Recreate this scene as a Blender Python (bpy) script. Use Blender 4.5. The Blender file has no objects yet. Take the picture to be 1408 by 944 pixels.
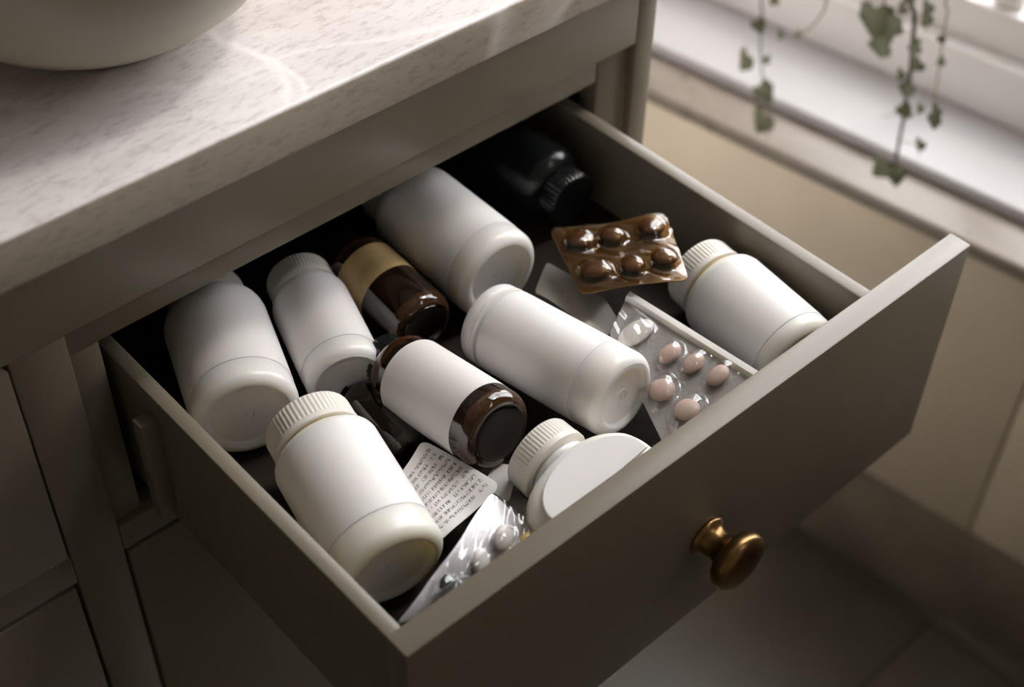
import bpy, bmesh, math, random
from mathutils import Vector, Matrix
random.seed(7)
S = bpy.context.scene
COL = S.collection
PI = math.pi

# ------------------------------------------------------------------ camera
cam_d = bpy.data.cameras.new('camera')
cam = bpy.data.objects.new('camera', cam_d)
COL.objects.link(cam)
cam_d.sensor_width = 36.0
cam_d.lens = 50.0318
cam_d.clip_start = 0.01
cam.matrix_world = Matrix(((0.741511, 0.460165, -0.488272, -0.204688), (-0.670664, 0.529260, -0.519706, -0.279274), (0.019272, 0.712834, 0.701068, 0.530545), (0, 0, 0, 1)))
cam_d.dof.use_dof = True
cam_d.dof.focus_distance = 0.745
cam_d.dof.aperture_fstop = 4.8
S.camera = cam

# ------------------------------------------------------------------ world, sun, exposure
W = bpy.data.worlds.new('world')
S.world = W
W.use_nodes = True
wn = W.node_tree.nodes
bg = wn['Background']
bg.inputs['Strength'].default_value = 9.0
# overcast white sky over a darker ground, blended at the horizon
wl_ = W.node_tree.links
wtc = wn.new('ShaderNodeTexCoord')
wsp = wn.new('ShaderNodeSeparateXYZ')
wl_.new(wtc.outputs['Generated'], wsp.inputs[0])
wmr = wn.new('ShaderNodeMapRange')
wmr.inputs['From Min'].default_value = -0.12
wmr.inputs['From Max'].default_value = 0.25
wl_.new(wsp.outputs['Z'], wmr.inputs['Value'])
wmx = wn.new('ShaderNodeMix')
wmx.data_type = 'RGBA'
wmx.inputs['A'].default_value = (0.30, 0.30, 0.28, 1)
wmx.inputs['B'].default_value = (0.99, 0.96, 0.985, 1)
wl_.new(wmr.outputs['Result'], wmx.inputs['Factor'])
wl_.new(wmx.outputs['Result'], bg.inputs['Color'])

sun_d = bpy.data.lights.new('sun', 'SUN')
sun_d.energy = 0.9
sun_d.angle = math.radians(6.0)
sun_d.color = (1.0, 0.91, 0.80)
sun = bpy.data.objects.new('sun', sun_d)
COL.objects.link(sun)
SUN = Vector((0.72, -0.12, 1.0)).normalized()
sun.rotation_euler = SUN.to_track_quat('Z', 'Y').to_euler()
sun.location = (3, -1, 4)

S.view_settings.view_transform = 'Standard'
S.view_settings.look = 'None'
S.view_settings.exposure = 0.0
S.view_settings.gamma = 1.0
S.view_settings.use_curve_mapping = False
S.cycles.max_bounces = 10
S.cycles.transparent_max_bounces = 24
S.cycles.caustics_reflective = False
S.cycles.caustics_refractive = False
S.cycles.sample_clamp_indirect = 6.0


# ------------------------------------------------------------------ materials
def nodes_of(m):
    m.use_nodes = True
    nt = m.node_tree
    return nt, nt.nodes, nt.links, nt.nodes['Principled BSDF']


def mat(name, col, rough=0.5, metal=0.0, spec=0.5, var=0.0, vscale=20.0, bump=0.0, bscale=200.0,
        sss=0.0, srad=(0.006, 0.005, 0.003), coat=0.0, stretch=None, rvar=0.0):
    m = bpy.data.materials.new(name)
    nt, N, L, b = nodes_of(m)
    b.inputs['Base Color'].default_value = (*col, 1)
    b.inputs['Roughness'].default_value = rough
    b.inputs['Metallic'].default_value = metal
    b.inputs['Specular IOR Level'].default_value = spec
    b.inputs['Coat Weight'].default_value = coat
    if sss:
        b.inputs['Subsurface Weight'].default_value = sss
        b.inputs['Subsurface Radius'].default_value = srad
        b.inputs['Subsurface Scale'].default_value = 1.0
    tc = N.new('ShaderNodeTexCoord')
    mp = N.new('ShaderNodeMapping')
    if stretch:
        mp.inputs['Scale'].default_value = stretch
    L.new(tc.outputs['Object'], mp.inputs['Vector'])
    if var or rvar:
        n = N.new('ShaderNodeTexNoise')
        n.inputs['Scale'].default_value = vscale
        n.inputs['Detail'].default_value = 5
        L.new(mp.outputs['Vector'], n.inputs['Vector'])
        if var:
            r = N.new('ShaderNodeValToRGB')
            r.color_ramp.elements[0].position = 0.3
            r.color_ramp.elements[1].position = 0.7
            r.color_ramp.elements[0].color = (*[c * (1 - var) for c in col], 1)
            r.color_ramp.elements[1].color = (*[min(1, c * (1 + var)) for c in col], 1)
            L.new(n.outputs['Fac'], r.inputs['Fac'])
            L.new(r.outputs['Color'], b.inputs['Base Color'])
        if rvar:
            mr = N.new('ShaderNodeMapRange')
            mr.inputs['To Min'].default_value = max(0.02, rough - rvar)
            mr.inputs['To Max'].default_value = rough + rvar
            L.new(n.outputs['Fac'], mr.inputs['Value'])
            L.new(mr.outputs['Result'], b.inputs['Roughness'])
    if bump:
        n2 = N.new('ShaderNodeTexNoise')
        n2.inputs['Scale'].default_value = bscale
        n2.inputs['Detail'].default_value = 3
        L.new(mp.outputs['Vector'], n2.inputs['Vector'])
        bp = N.new('ShaderNodeBump')
        bp.inputs['Strength'].default_value = bump
        bp.inputs['Distance'].default_value = 0.001
        L.new(n2.outputs['Fac'], bp.inputs['Height'])
        L.new(bp.outputs['Normal'], b.inputs['Normal'])
    return m


def film(name, tint, rough=0.08, gloss_boost=1.0, body=0.0, body_col=(1, 1, 1)):
    """thin clear film: tinted transparency under a fresnel reflection, optionally a little milky"""
    m = bpy.data.materials.new(name)
    nt, N, L, b = nodes_of(m)
    N.remove(b)
    out = N['Material Output']
    tr = N.new('ShaderNodeBsdfTransparent')
    tr.inputs['Color'].default_value = (*tint, 1)
    base = tr
    if body:
        df = N.new('ShaderNodeBsdfDiffuse')
        df.inputs['Color'].default_value = (*body_col, 1)
        mx0 = N.new('ShaderNodeMixShader')
        mx0.inputs['Fac'].default_value = body
        L.new(tr.outputs[0], mx0.inputs[1])
        L.new(df.outputs[0], mx0.inputs[2])
        base = mx0
    gl = N.new('ShaderNodeBsdfGlossy')
    gl.inputs['Roughness'].default_value = rough
    # Schlick reflectance, the same on both faces of the film
    lw = N.new('ShaderNodeLayerWeight')
    lw.inputs['Blend'].default_value = 0.5
    pw = N.new('ShaderNodeMath')
    pw.operation = 'POWER'
    pw.inputs[1].default_value = 5.0
    L.new(lw.outputs['Facing'], pw.inputs[0])
    mul = N.new('ShaderNodeMath')
    mul.operation = 'MULTIPLY_ADD'
    mul.use_clamp = True
    mul.inputs[1].default_value = 0.9
    mul.inputs[2].default_value = 0.045 * gloss_boost
    L.new(pw.outputs[0], mul.inputs[0])
    mx = N.new('ShaderNodeMixShader')
    L.new(mul.outputs[0], mx.inputs['Fac'])
    L.new(base.outputs[0], mx.inputs[1])
    L.new(gl.outputs[0], mx.inputs[2])
    L.new(mx.outputs[0], out.inputs['Surface'])
    return m


CAB = (0.208, 0.180, 0.135)
M = {}
M['paint'] = mat('cabinet_paint', CAB, 0.36, spec=0.5, var=0.05, vscale=8, bump=0.05, bscale=350, rvar=0.05)
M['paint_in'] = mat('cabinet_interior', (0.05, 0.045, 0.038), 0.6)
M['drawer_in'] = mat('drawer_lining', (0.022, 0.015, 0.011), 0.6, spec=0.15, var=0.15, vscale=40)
M['white'] = mat('white_plastic', (0.88, 0.855, 0.83), 0.30, spec=0.5, sss=0.45, srad=(0.0120, 0.0095, 0.0050), bump=0.03, bscale=160)
M['ivory'] = mat('ivory_plastic', (0.87, 0.84, 0.775), 0.28, spec=0.5, sss=0.55, srad=(0.0150, 0.0115, 0.0048), bump=0.04, bscale=160)
M['cap'] = mat('cap_plastic', (0.84, 0.81, 0.755), 0.40, sss=0.2, srad=(0.004, 0.0034, 0.002))
M['label'] = mat('white_label', (0.86, 0.84, 0.825), 0.50, spec=0.35, bump=0.03, bscale=500, sss=0.3, srad=(0.008, 0.0066, 0.004))
M['paper'] = mat('paper_label', (0.74, 0.71, 0.68), 0.62, spec=0.3, bump=0.06, bscale=900)
M['tan_label'] = mat('tan_label', (0.50, 0.36, 0.17), 0.4, var=0.35, vscale=60)
M['liner'] = mat('cap_liner', (0.62, 0.47, 0.20), 0.4, sss=0.3, srad=(0.004, 0.003, 0.001))
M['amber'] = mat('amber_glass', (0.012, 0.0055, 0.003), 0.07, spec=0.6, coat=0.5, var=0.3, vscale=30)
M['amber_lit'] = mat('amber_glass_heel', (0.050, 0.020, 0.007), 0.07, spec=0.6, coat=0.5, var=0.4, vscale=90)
M['black'] = mat('black_plastic', (0.010, 0.012, 0.012), 0.22, spec=0.5)
M['brass'] = mat('aged_brass', (0.30, 0.18, 0.075), 0.30, metal=1.0, var=0.25, vscale=60, rvar=0.08)
M['ceramic'] = mat('white_ceramic', (0.44, 0.405, 0.325), 0.42, var=0.03, vscale=12)
M['foil'] = mat('silver_foil', (0.42, 0.40, 0.385), 0.36, metal=0.55, bump=0.25, bscale=450)
M['foil_light'] = mat('bright_foil', (0.62, 0.60, 0.61), 0.36, metal=0.4, bump=0.25, bscale=450)
M['foil_dull'] = mat('dull_foil', (0.46, 0.43, 0.385), 0.5, metal=0.35, bump=0.2, bscale=300, var=0.08, vscale=40)
M['foil_gold'] = mat('gold_foil', (0.16, 0.108, 0.052), 0.34, metal=0.55, bump=0.3, bscale=260, var=0.2, vscale=70)
M['film'] = film('clear_film', (0.95, 0.95, 0.95), 0.08, 2.6, body=0.03, body_col=(0.85, 0.84, 0.83))
M['film_amber'] = film('amber_film', (0.70, 0.57, 0.38), 0.09, 2.8)
M['pill_pink'] = mat('pink_pill', (0.66, 0.47, 0.40), 0.35, sss=0.2, srad=(0.003, 0.002, 0.0015), var=0.06, vscale=200)
M['pill_white'] = mat('white_pill', (0.76, 0.72, 0.68), 0.35, sss=0.2, srad=(0.003, 0.0025, 0.002))
M['pill_brown'] = mat('brown_pill', (0.13, 0.065, 0.036), 0.25, var=0.2, vscale=150)
M['pill_yellow'] = mat('yellow_pill', (0.60, 0.42, 0.10), 0.2)
M['pill_dark'] = mat('dark_green_pill', (0.012, 0.024, 0.020), 0.08, coat=1.0)
M['leaf'] = mat('ivy_leaf', (0.12, 0.125, 0.066), 0.45, var=0.35, vscale=60)
M['stem'] = mat('ivy_stem', (0.050, 0.040, 0.022), 0.6)
M['stem_pale'] = mat('ivy_stem_pale', (0.34, 0.27, 0.17), 0.6)
M['white_paint'] = mat('window_paint', (0.84, 0.81, 0.79), 0.45, var=0.03, vscale=10)
M['sill_paint'] = mat('sill_paint', (0.47, 0.46, 0.46), 0.45, var=0.03, vscale=10)
M['stone'] = mat('ledge_stone', (0.20, 0.165, 0.132), 0.30, var=0.12, vscale=30, stretch=(3, 1, 1), rvar=0.08)
M['tile'] = mat('wall_tile_glaze', (0.67, 0.575, 0.43), 0.34, var=0.10, vscale=5, rvar=0.06)
M['tile_dark'] = mat('wall_tile_dark', (0.21, 0.175, 0.13), 0.4, var=0.25, vscale=9)
M['grout'] = mat('grout', (0.16, 0.135, 0.105), 0.9)
M['floor'] = mat('floor_tile_stone', (0.09, 0.078, 0.058), 0.45, var=0.22, vscale=7)
M['wall'] = mat('wall_plaster', (0.55, 0.50, 0.43), 0.85)
M['wall_dark'] = mat('far_wall_paint', (0.42, 0.385, 0.32), 0.85)
M['front_wall'] = mat('front_wall_paint', (0.74, 0.68, 0.58), 0.85)
M['ceil'] = mat('ceiling_paint', (0.72, 0.68, 0.62), 0.9)
M['glass'] = film('window_glass', (0.97, 0.98, 0.98), 0.0, 1.0)


VEINS = [(0.112, 0.2827, 0.115, 0.2411, 0.006), (0.115, 0.2411, 0.1105, 0.2225, 0.006), (0.1105, 0.2225, 0.1002, 0.2088, 0.0045), (0.115, 0.2411, 0.1179, 0.222, 0.005), (0.1179, 0.222, 0.1116, 0.2086, 0.004)]


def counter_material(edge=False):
    m = bpy.data.materials.new('marble_edge_shaded' if edge else 'marble_counter')
    nt, N, L, b = nodes_of(m)
    tc = N.new('ShaderNodeTexCoord')
    big = N.new('ShaderNodeTexNoise')
    big.inputs['Scale'].default_value = 7
    big.inputs['Detail'].default_value = 6
    big.inputs['Distortion'].default_value = 0.6
    L.new(tc.outputs['Object'], big.inputs['Vector'])
    r = N.new('ShaderNodeValToRGB')
    r.color_ramp.elements[0].position = 0.32
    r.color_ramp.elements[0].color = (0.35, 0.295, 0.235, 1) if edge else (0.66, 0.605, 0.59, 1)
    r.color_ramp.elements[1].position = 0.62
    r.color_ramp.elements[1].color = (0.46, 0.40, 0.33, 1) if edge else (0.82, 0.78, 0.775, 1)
    L.new(big.outputs['Fac'], r.inputs['Fac'])
    # fine dark speckle
    fi = N.new('ShaderNodeTexNoise')
    fi.inputs['Scale'].default_value = 210
    fi.inputs['Detail'].default_value = 5
    fi.inputs['Roughness'].default_value = 0.7
    mp = N.new('ShaderNodeMapping')
    mp.inputs['Scale'].default_value = (0.5, 1.4, 1.4)
    L.new(tc.outputs['Object'], mp.inputs['Vector'])
    L.new(mp.outputs['Vector'], fi.inputs['Vector'])
    fr = N.new('ShaderNodeValToRGB')
    fr.color_ramp.elements[0].position = 0.30
    fr.color_ramp.elements[0].color = (0.68, 0.65, 0.62, 1)
    fr.color_ramp.elements[1].position = 0.50
    fr.color_ramp.elements[1].color = (1, 1, 1, 1)
    L.new(fi.outputs['Fac'], fr.inputs['Fac'])
    mu = N.new('ShaderNodeMix')
    mu.data_type = 'RGBA'
    mu.blend_type = 'MULTIPLY'
    mu.inputs['Factor'].default_value = 0.9
    L.new(r.outputs['Color'], mu.inputs['A'])
    L.new(fr.outputs['Color'], mu.inputs['B'])
    # grey smudges
    sm = N.new('ShaderNodeTexNoise')
    sm.inputs['Scale'].default_value = 24
    sm.inputs['Detail'].default_value = 7
    sm.inputs['Roughness'].default_value = 0.65
    L.new(mp.outputs['Vector'], sm.inputs['Vector'])
    sr = N.new('ShaderNodeValToRGB')
    sr.color_ramp.elements[0].position = 0.30
    sr.color_ramp.elements[0].color = (0.62, 0.58, 0.55, 1)
    sr.color_ramp.elements[1].position = 0.46
    sr.color_ramp.elements[1].color = (1, 1, 1, 1)
    L.new(sm.outputs['Fac'], sr.inputs['Fac'])
    mu2 = N.new('ShaderNodeMix')
    mu2.data_type = 'RGBA'
    mu2.blend_type = 'MULTIPLY'
    mu2.inputs['Factor'].default_value = 0.30
    L.new(mu.outputs['Result'], mu2.inputs['A'])
    L.new(sr.outputs['Color'], mu2.inputs['B'])
    # sparse white veins: thin bands where a distorted noise crosses its middle
    ve = N.new('ShaderNodeTexNoise')
    ve.inputs['Scale'].default_value = 3.2
    ve.inputs['Detail'].default_value = 3
    ve.inputs['Distortion'].default_value = 1.2
    L.new(tc.outputs['Object'], ve.inputs['Vector'])
    vr = N.new('ShaderNodeValToRGB')
    cr = vr.color_ramp
    cr.elements[0].position = 0.535
    cr.elements[0].color = (0, 0, 0, 1)
    cr.elements[1].position = 0.55
    cr.elements[1].color = (1, 1, 1, 1)
    e = cr.elements.new(0.57)
    e.color = (0, 0, 0, 1)
    L.new(ve.outputs['Fac'], vr.inputs['Fac'])
    vm = N.new('ShaderNodeMath')
    vm.operation = 'MULTIPLY'
    vm.inputs[1].default_value = 0.45
    L.new(vr.outputs['Color'], vm.inputs[0])
    mx = N.new('ShaderNodeMix')
    mx.data_type = 'RGBA'
    L.new(vm.outputs[0], mx.inputs['Factor'])
    L.new(mu2.outputs['Result'], mx.inputs['A'])
    mx.inputs['B'].default_value = (0.90, 0.87, 0.85, 1)
    last = mx.outputs['Result']
    # one pale forked vein running out to the front edge
    sep = N.new('ShaderNodeSeparateXYZ')
    L.new(tc.outputs['Object'], sep.inputs[0])
    wn_ = N.new('ShaderNodeTexNoise')
    wn_.inputs['Scale'].default_value = 28
    L.new(tc.outputs['Object'], wn_.inputs['Vector'])

    def mth(op, a, c=None, d=None, clamp=False):
        n = N.new('ShaderNodeMath')
        n.operation = op
        n.use_clamp = clamp
        for i, v in enumerate((a, c, d)):
            if v is None:
                continue
            if isinstance(v, (int, float)):
                n.inputs[i].default_value = v
            else:
                L.new(v, n.inputs[i])
        return n.outputs[0]
    wob = mth('MULTIPLY', mth('SUBTRACT', wn_.outputs['Fac'], 0.5), 0.030)
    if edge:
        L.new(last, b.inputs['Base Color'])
    else:
        tot = None
        for (xa, ya, xb, yb, w) in VEINS:
            k = (xb - xa) / (yb - ya)
            dx = mth('SUBTRACT', sep.outputs['X'], mth('MULTIPLY_ADD', mth('SUBTRACT', sep.outputs['Y'], ya), k, xa))
            band = mth('SUBTRACT', 1.0, mth('DIVIDE', mth('ABSOLUTE', mth('ADD', dx, wob)), w), clamp=True)
            lo = mth('MULTIPLY', mth('SUBTRACT', sep.outputs['Y'], min(ya, yb) - 0.006), 120.0, clamp=True)
            hi = mth('MULTIPLY', mth('SUBTRACT', max(ya, yb) + 0.006, sep.outputs['Y']), 120.0, clamp=True)
            one = mth('MULTIPLY', mth('MULTIPLY', band, lo), hi)
            tot = one if tot is None else mth('MAXIMUM', tot, one)
        vx = N.new('ShaderNodeMix')
        vx.data_type = 'RGBA'
        L.new(mth('MULTIPLY', tot, 0.75), vx.inputs['Factor'])
        L.new(last, vx.inputs['A'])
        vx.inputs['B'].default_value = (0.93, 0.90, 0.88, 1)
        L.new(vx.outputs['Result'], b.inputs['Base Color'])
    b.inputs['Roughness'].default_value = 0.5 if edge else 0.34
    return m


M['counter'] = counter_material()
M['counter_edge_shaded'] = counter_material(True)      # tan slab edge, its dimmer light put into the colour


def print_material():
    """flat print on the foil strip: rows of small unreadable characters"""
    m = bpy.data.materials.new('printed_foil')
    nt, N, L, b = nodes_of(m)
    b.inputs['Roughness'].default_value = 0.42
    b.inputs['Metallic'].default_value = 0.15
    tc = N.new('ShaderNodeTexCoord')
    sp = N.new('ShaderNodeSeparateXYZ')
    L.new(tc.outputs['UV'], sp.inputs[0])

    def math_(op, a, c=None, clamp=False):
        n = N.new('ShaderNodeMath')
        n.operation = op
        n.use_clamp = clamp
        for i, v in enumerate((a, c)):
            if v is None:
                continue
            if isinstance(v, (int, float)):
                n.inputs[i].default_value = v
            else:
                L.new(v, n.inputs[i])
        return n.outputs[0]
    u, v = sp.outputs['X'], sp.outputs['Y']
    rows = math_('MULTIPLY', u, 12.0)
    row = math_('FLOOR', rows)
    fr = math_('FRACT', rows)
    in_row = math_('MULTIPLY', math_('GREATER_THAN', fr, 0.22), math_('LESS_THAN', fr, 0.74))
    cb = N.new('ShaderNodeCombineXYZ')
    L.new(math_('MULTIPLY', v, 60.0), cb.inputs[0])
    L.new(math_('ADD', math_('MULTIPLY', row, 7.31), math_('MULTIPLY', fr, 1.6)), cb.inputs[1])
    no = N.new('ShaderNodeTexNoise')
    no.noise_dimensions = '2D'
    no.inputs['Scale'].default_value = 1.0
    no.inputs['Detail'].default_value = 2.0
    L.new(cb.outputs[0], no.inputs['Vector'])
    cb2 = N.new('ShaderNodeCombineXYZ')
    L.new(math_('MULTIPLY', v, 7.0), cb2.inputs[0])
    L.new(math_('MULTIPLY', row, 3.7), cb2.inputs[1])
    wd = N.new('ShaderNodeTexNoise')
    wd.noise_dimensions = '2D'
    wd.inputs['Scale'].default_value = 1.0
    L.new(cb2.outputs[0], wd.inputs['Vector'])
    ink = math_('MULTIPLY', math_('GREATER_THAN', no.outputs['Fac'], 0.50), in_row)
    ink = math_('MULTIPLY', ink, math_('GREATER_THAN', wd.outputs['Fac'], 0.36))
    for lo, src in ((0.10, u), (0.10, v)):
        ink = math_('MULTIPLY', ink, math_('GREATER_THAN', src, lo))
        ink = math_('MULTIPLY', ink, math_('LESS_THAN', src, 0.93))
    mx = N.new('ShaderNodeMix')
    mx.data_type = 'RGBA'
    L.new(math_('MULTIPLY', ink, 0.85), mx.inputs['Factor'])
    mx.inputs['A'].default_value = (0.70, 0.68, 0.66, 1)
    mx.inputs['B'].default_value = (0.10, 0.09, 0.085, 1)
    L.new(mx.outputs['Result'], b.inputs['Base Color'])
    return m


M['print'] = print_material()


# ------------------------------------------------------------------ helpers
def link(name, bm, m, parent=None, smooth=True, angle=40):
    me = bpy.data.meshes.new(name)
    bm.normal_update()
    bm.to_mesh(me)
    bm.free()
    if smooth:
        for p in me.polygons:
            p.use_smooth = True
        if angle:
            me.set_sharp_from_angle(angle=math.radians(angle))
    for x in (m if isinstance(m, (list, tuple)) else [m]):
        me.materials.append(x)
    o = bpy.data.objects.new(name, me)
    COL.objects.link(o)
    if parent:
        o.parent = parent
    return o


def tag(o, label=None, cat=None, group=None, kind=None):
    if label:
        o['label'] = label
    if cat:
        o['category'] = cat
    if group:
        o['group'] = group
    if kind:
        o['kind'] = kind
    return o


def thing(name, label, cat, loc=(0, 0, 0), group=None, matrix=None):
    o = bpy.data.objects.new(name, None)
    o.empty_display_size = 0.02
    COL.objects.link(o)
    if matrix is not None:
        o.matrix_world = matrix
    else:
        o.location = loc
    return tag(o, label, cat, group)


def ident(x, y, z):
    return Vector((x, y, z))


def add_box(bm, a, b, bev=0.0, fn=ident, seg=2):
    vs = []
    for z in (a[2], b[2]):
        for (x, y) in ((a[0], a[1]), (b[0], a[1]), (b[0], b[1]), (a[0], b[1])):
            vs.append(bm.verts.new(fn(x, y, z)))
    F = [(3, 2, 1, 0), (4, 5, 6, 7), (0, 1, 5, 4), (1, 2, 6, 5), (2, 3, 7, 6), (3, 0, 4, 7)]
    fs = [bm.faces.new([vs[i] for i in f]) for f in F]
    if bev:
        es = list({e for f in fs for e in f.edges})
        bmesh.ops.bevel(bm, geom=es, offset=bev, segments=seg, affect='EDGES', profile=0.5)


def box(name, a, b, m, parent=None, bev=0.0, fn=ident):
    bm = bmesh.new()
    add_box(bm, a, b, bev, fn)
    return link(name, bm, m, parent)


def add_lathe(bm, prof, n=64, rib=0.0, ribs=0, rib_lo=None, mi=0, cap0=True, cap1=True):
    """prof: (r, z) list turned round local Z; r == 0 closes with a fan"""
    rings = []
    for k, (r, z) in enumerate(prof):
        if r <= 1e-7:
            rings.append([bm.verts.new((0, 0, z))])
            continue
        ring = []
        for i in range(n):
            t = 2 * PI * i / n
            rr = r
            if rib and rib_lo and rib_lo[0] <= k <= rib_lo[1]:
                rr = r - rib * (0.5 + 0.5 * math.cos(ribs * t))
            ring.append(bm.verts.new((rr * math.cos(t), rr * math.sin(t), z)))
        rings.append(ring)
    for A, B in zip(rings[:-1], rings[1:]):
        if len(A) == 1 and len(B) == 1:
            continue
        for i in range(n):
            j = (i + 1) % n
            if len(A) == 1:
                f = (A[0], B[j], B[i])
            elif len(B) == 1:
                f = (A[i], A[j], B[0])
            else:
                f = (A[i], A[j], B[j], B[i])
            q = bm.faces.new(f)
            q.material_index = mi
    bmesh.ops.recalc_face_normals(bm, faces=bm.faces)


def arc(r0, z0, r1, z1, n=6, bulge='out'):
    """quarter ellipse from (r0,z0) to (r1,z1); 'out' keeps r large first"""
    out = []
    for i in range(n + 1):
        t = PI / 2 * i / n
        if bulge == 'out':
            out.append((r1 + (r0 - r1) * math.cos(t), z0 + (z1 - z0) * math.sin(t)))
        else:
            out.append((r0 + (r1 - r0) * math.sin(t), z1 + (z0 - z1) * math.cos(t)))
    return out


def axis_matrix(C, a, up=(0, 0, 1), roll=0.0):
    z = Vector(a).normalized()
    x = Vector(up).cross(z)
    if x.length < 1e-4:
        x = Vector((1, 0, 0))
    x.normalize()
    y = z.cross(x)
    m = Matrix((x, y, z)).transposed().to_4x4()
    return Matrix.Translation(Vector(C)) @ m @ Matrix.Rotation(roll, 4, 'Z')


def tube(bm, pts, r0, r1=None, n=7):
    r1 = r0 if r1 is None else r1
    pts = [Vector(p) for p in pts]
    # smooth with catmull-rom
    sm = []
    for i in range(len(pts) - 1):
        p0, p1, p2, p3 = pts[max(i - 1, 0)], pts[i], pts[i + 1], pts[min(i + 2, len(pts) - 1)]
        for k in range(5):
            t = k / 5
            sm.append(0.5 * ((2 * p1) + (p2 - p0) * t + (2 * p0 - 5 * p1 + 4 * p2 - p3) * t * t + (3 * p1 - p0 - 3 * p2 + p3) * t ** 3))
    sm.append(pts[-1])
    rings = []
    for i, p in enumerate(sm):
        d = (sm[min(i + 1, len(sm) - 1)] - sm[max(i - 1, 0)]).normalized()
        x = d.cross(Vector((0.3, 0.9, 0.1))).normalized()
        y = d.cross(x)
        r = r0 + (r1 - r0) * i / (len(sm) - 1)
        rings.append([bm.verts.new(p + x * r * math.cos(2 * PI * k / n) + y * r * math.sin(2 * PI * k / n)) for k in range(n)])
    for A, B in zip(rings[:-1], rings[1:]):
        for k in range(n):
            bm.faces.new((A[k], A[(k + 1) % n], B[(k + 1) % n], B[k]))
    bm.faces.new(rings[0][::-1])
    bm.faces.new(rings[-1])


# ------------------------------------------------------------------ the room: window wall frame
YAW = math.radians(7.5)
WN = Vector((math.cos(YAW), math.sin(YAW), 0))
WD = Vector((-math.sin(YAW), math.cos(YAW), 0))
WO = Vector((0.767, 0.096, 0.0))


def wl(X, Y, Z):
    return WO + WN * X + WD * Y + Vector((0, 0, Z))


FLOOR = -0.77
LEDGE = -0.283
SILL = -0.270
WIN = (-0.34, 0.70, SILL, 1.80)      # window opening in the wall's own frame
CEIL = 2.0


def struct(o):
    o['kind'] = 'structure'
    return o


fl = struct(box('floor', (-2.6, -2.6, FLOOR - 0.06), (1.4, 1.0, FLOOR - 0.004), M['grout']))
# floor tiles near the view, each its own piece
tile_me = {}
for i in range(-2, 3):
    for j in range(-2, 3):
        x0, y0 = 0.30 + i * 0.46, 0.06 + j * 0.46
        t = box('floor_tile', (x0 + 0.0015, y0 + 0.0015, FLOOR - 0.012), (x0 + 0.4585, y0 + 0.4585, FLOOR), M['floor'], fl, 0.0012)
box_fl = box('floor_field', (-2.6, -2.6, FLOOR - 0.012), (0.30 - 2 * 0.46, 1.0, FLOOR - 0.001), M['floor'], fl)
box_fl2 = box('floor_field', (0.30 - 2 * 0.46, -2.6, FLOOR - 0.012), (1.4, 0.06 - 2 * 0.46, FLOOR - 0.001), M['floor'], fl)

struct(box('ceiling', (-2.6, -2.6, CEIL), (1.02, 1.0, CEIL + 0.08), M['ceil']))
struct(box('wall_left', (-2.2, -2.4, FLOOR), (-2.1, 0.85, CEIL), M['wall_dark']))
struct(box('wall_front', (-2.2, -2.3, FLOOR), (1.3, -2.2, CEIL), M['front_wall']))
struct(box('wall_back', (-2.2, 0.80, FLOOR), (1.2, 0.88, CEIL), M['wall']))

# right wall: core below the ledge, core round the window opening
bm = bmesh.new()
add_box(bm, (0.012, -2.5, FLOOR), (0.30, 0.80, LEDGE - 0.016), 0, wl)
wr = struct(link('wall_right', bm, M['grout']))
bm = bmesh.new()
add_box(bm, (0.15, -2.5, LEDGE - 0.016), (0.28, WIN[0], CEIL), 0, wl)
struct(link('wall_right', bm, M['wall']))
bm = bmesh.new()
add_box(bm, (0.15, WIN[1], LEDGE - 0.016), (0.28, 0.80, CEIL), 0, wl)
struct(link('wall_right', bm, M['wall']))
bm = bmesh.new()
add_box(bm, (0.15, WIN[0], WIN[3]), (0.28, WIN[1], CEIL), 0, wl)
struct(link('wall_right', bm, M['wall']))
# big glazed tiles on the lower wall
for (z0, z1, off) in ((FLOOR, -0.628, 0.27), (-0.628, LEDGE - 0.016, -0.031)):
    for k in range(-3, 3):
        y0, y1 = off + k * 0.6, off + (k + 1) * 0.6
        y1 = min(y1, 0.80)
        if y0 > 0.79:
            continue
        bm = bmesh.new()
        add_box(bm, (0.0, y0 + 0.0012, z0 + 0.0012), (0.012, y1 - 0.0012, z1 - 0.0012), 0.001, wl)
        link('wall_tile', bm, M['tile_dark'] if z0 == FLOOR else M['tile'], wr)  # lowest tile row has a darker, more mottled colour
# stone ledge on top of the tiled part
bm = bmesh.new()
add_box(bm, (-0.006, -2.2, LEDGE - 0.016), (0.150, 0.80, LEDGE), 0.004, wl, 3)
struct(link('trim_1', bm, M['stone']))
# the window
win = bpy.data.objects.new('window_1', None)
COL.objects.link(win)
win['kind'] = 'structure'


def wpart(name, a, b, m, bev=0.003):
    bm = bmesh.new()
    add_box(bm, a, b, bev, wl, 2)
    return link(name, bm, m, win)


wpart('window_sill', (0.050, -2.0, LEDGE), (0.30, 0.78, SILL), M['sill_paint'], 0.003)
wpart('frame_rail', (0.160, WIN[0], SILL), (0.27, WIN[1], -0.212), M['white_paint'], 0.003)
wpart('frame_rail', (0.160, WIN[0], WIN[3] - 0.05), (0.27, WIN[1], WIN[3]), M['white_paint'])
wpart('frame_stile', (0.160, WIN[0], -0.212), (0.27, WIN[0] + 0.05, WIN[3] - 0.05), M['white_paint'])
wpart('frame_stile', (0.160, WIN[1] - 0.05, -0.212), (0.27, WIN[1], WIN[3] - 0.05), M['white_paint'])
wpart('sash_rail', (0.180, WIN[0] + 0.05, -0.212), (0.235, WIN[1] - 0.05, -0.172), M['white_paint'])
wpart('sash_rail', (0.180, WIN[0] + 0.05, WIN[3] - 0.09), (0.235, WIN[1] - 0.05, WIN[3] - 0.05), M['white_paint'])
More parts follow.
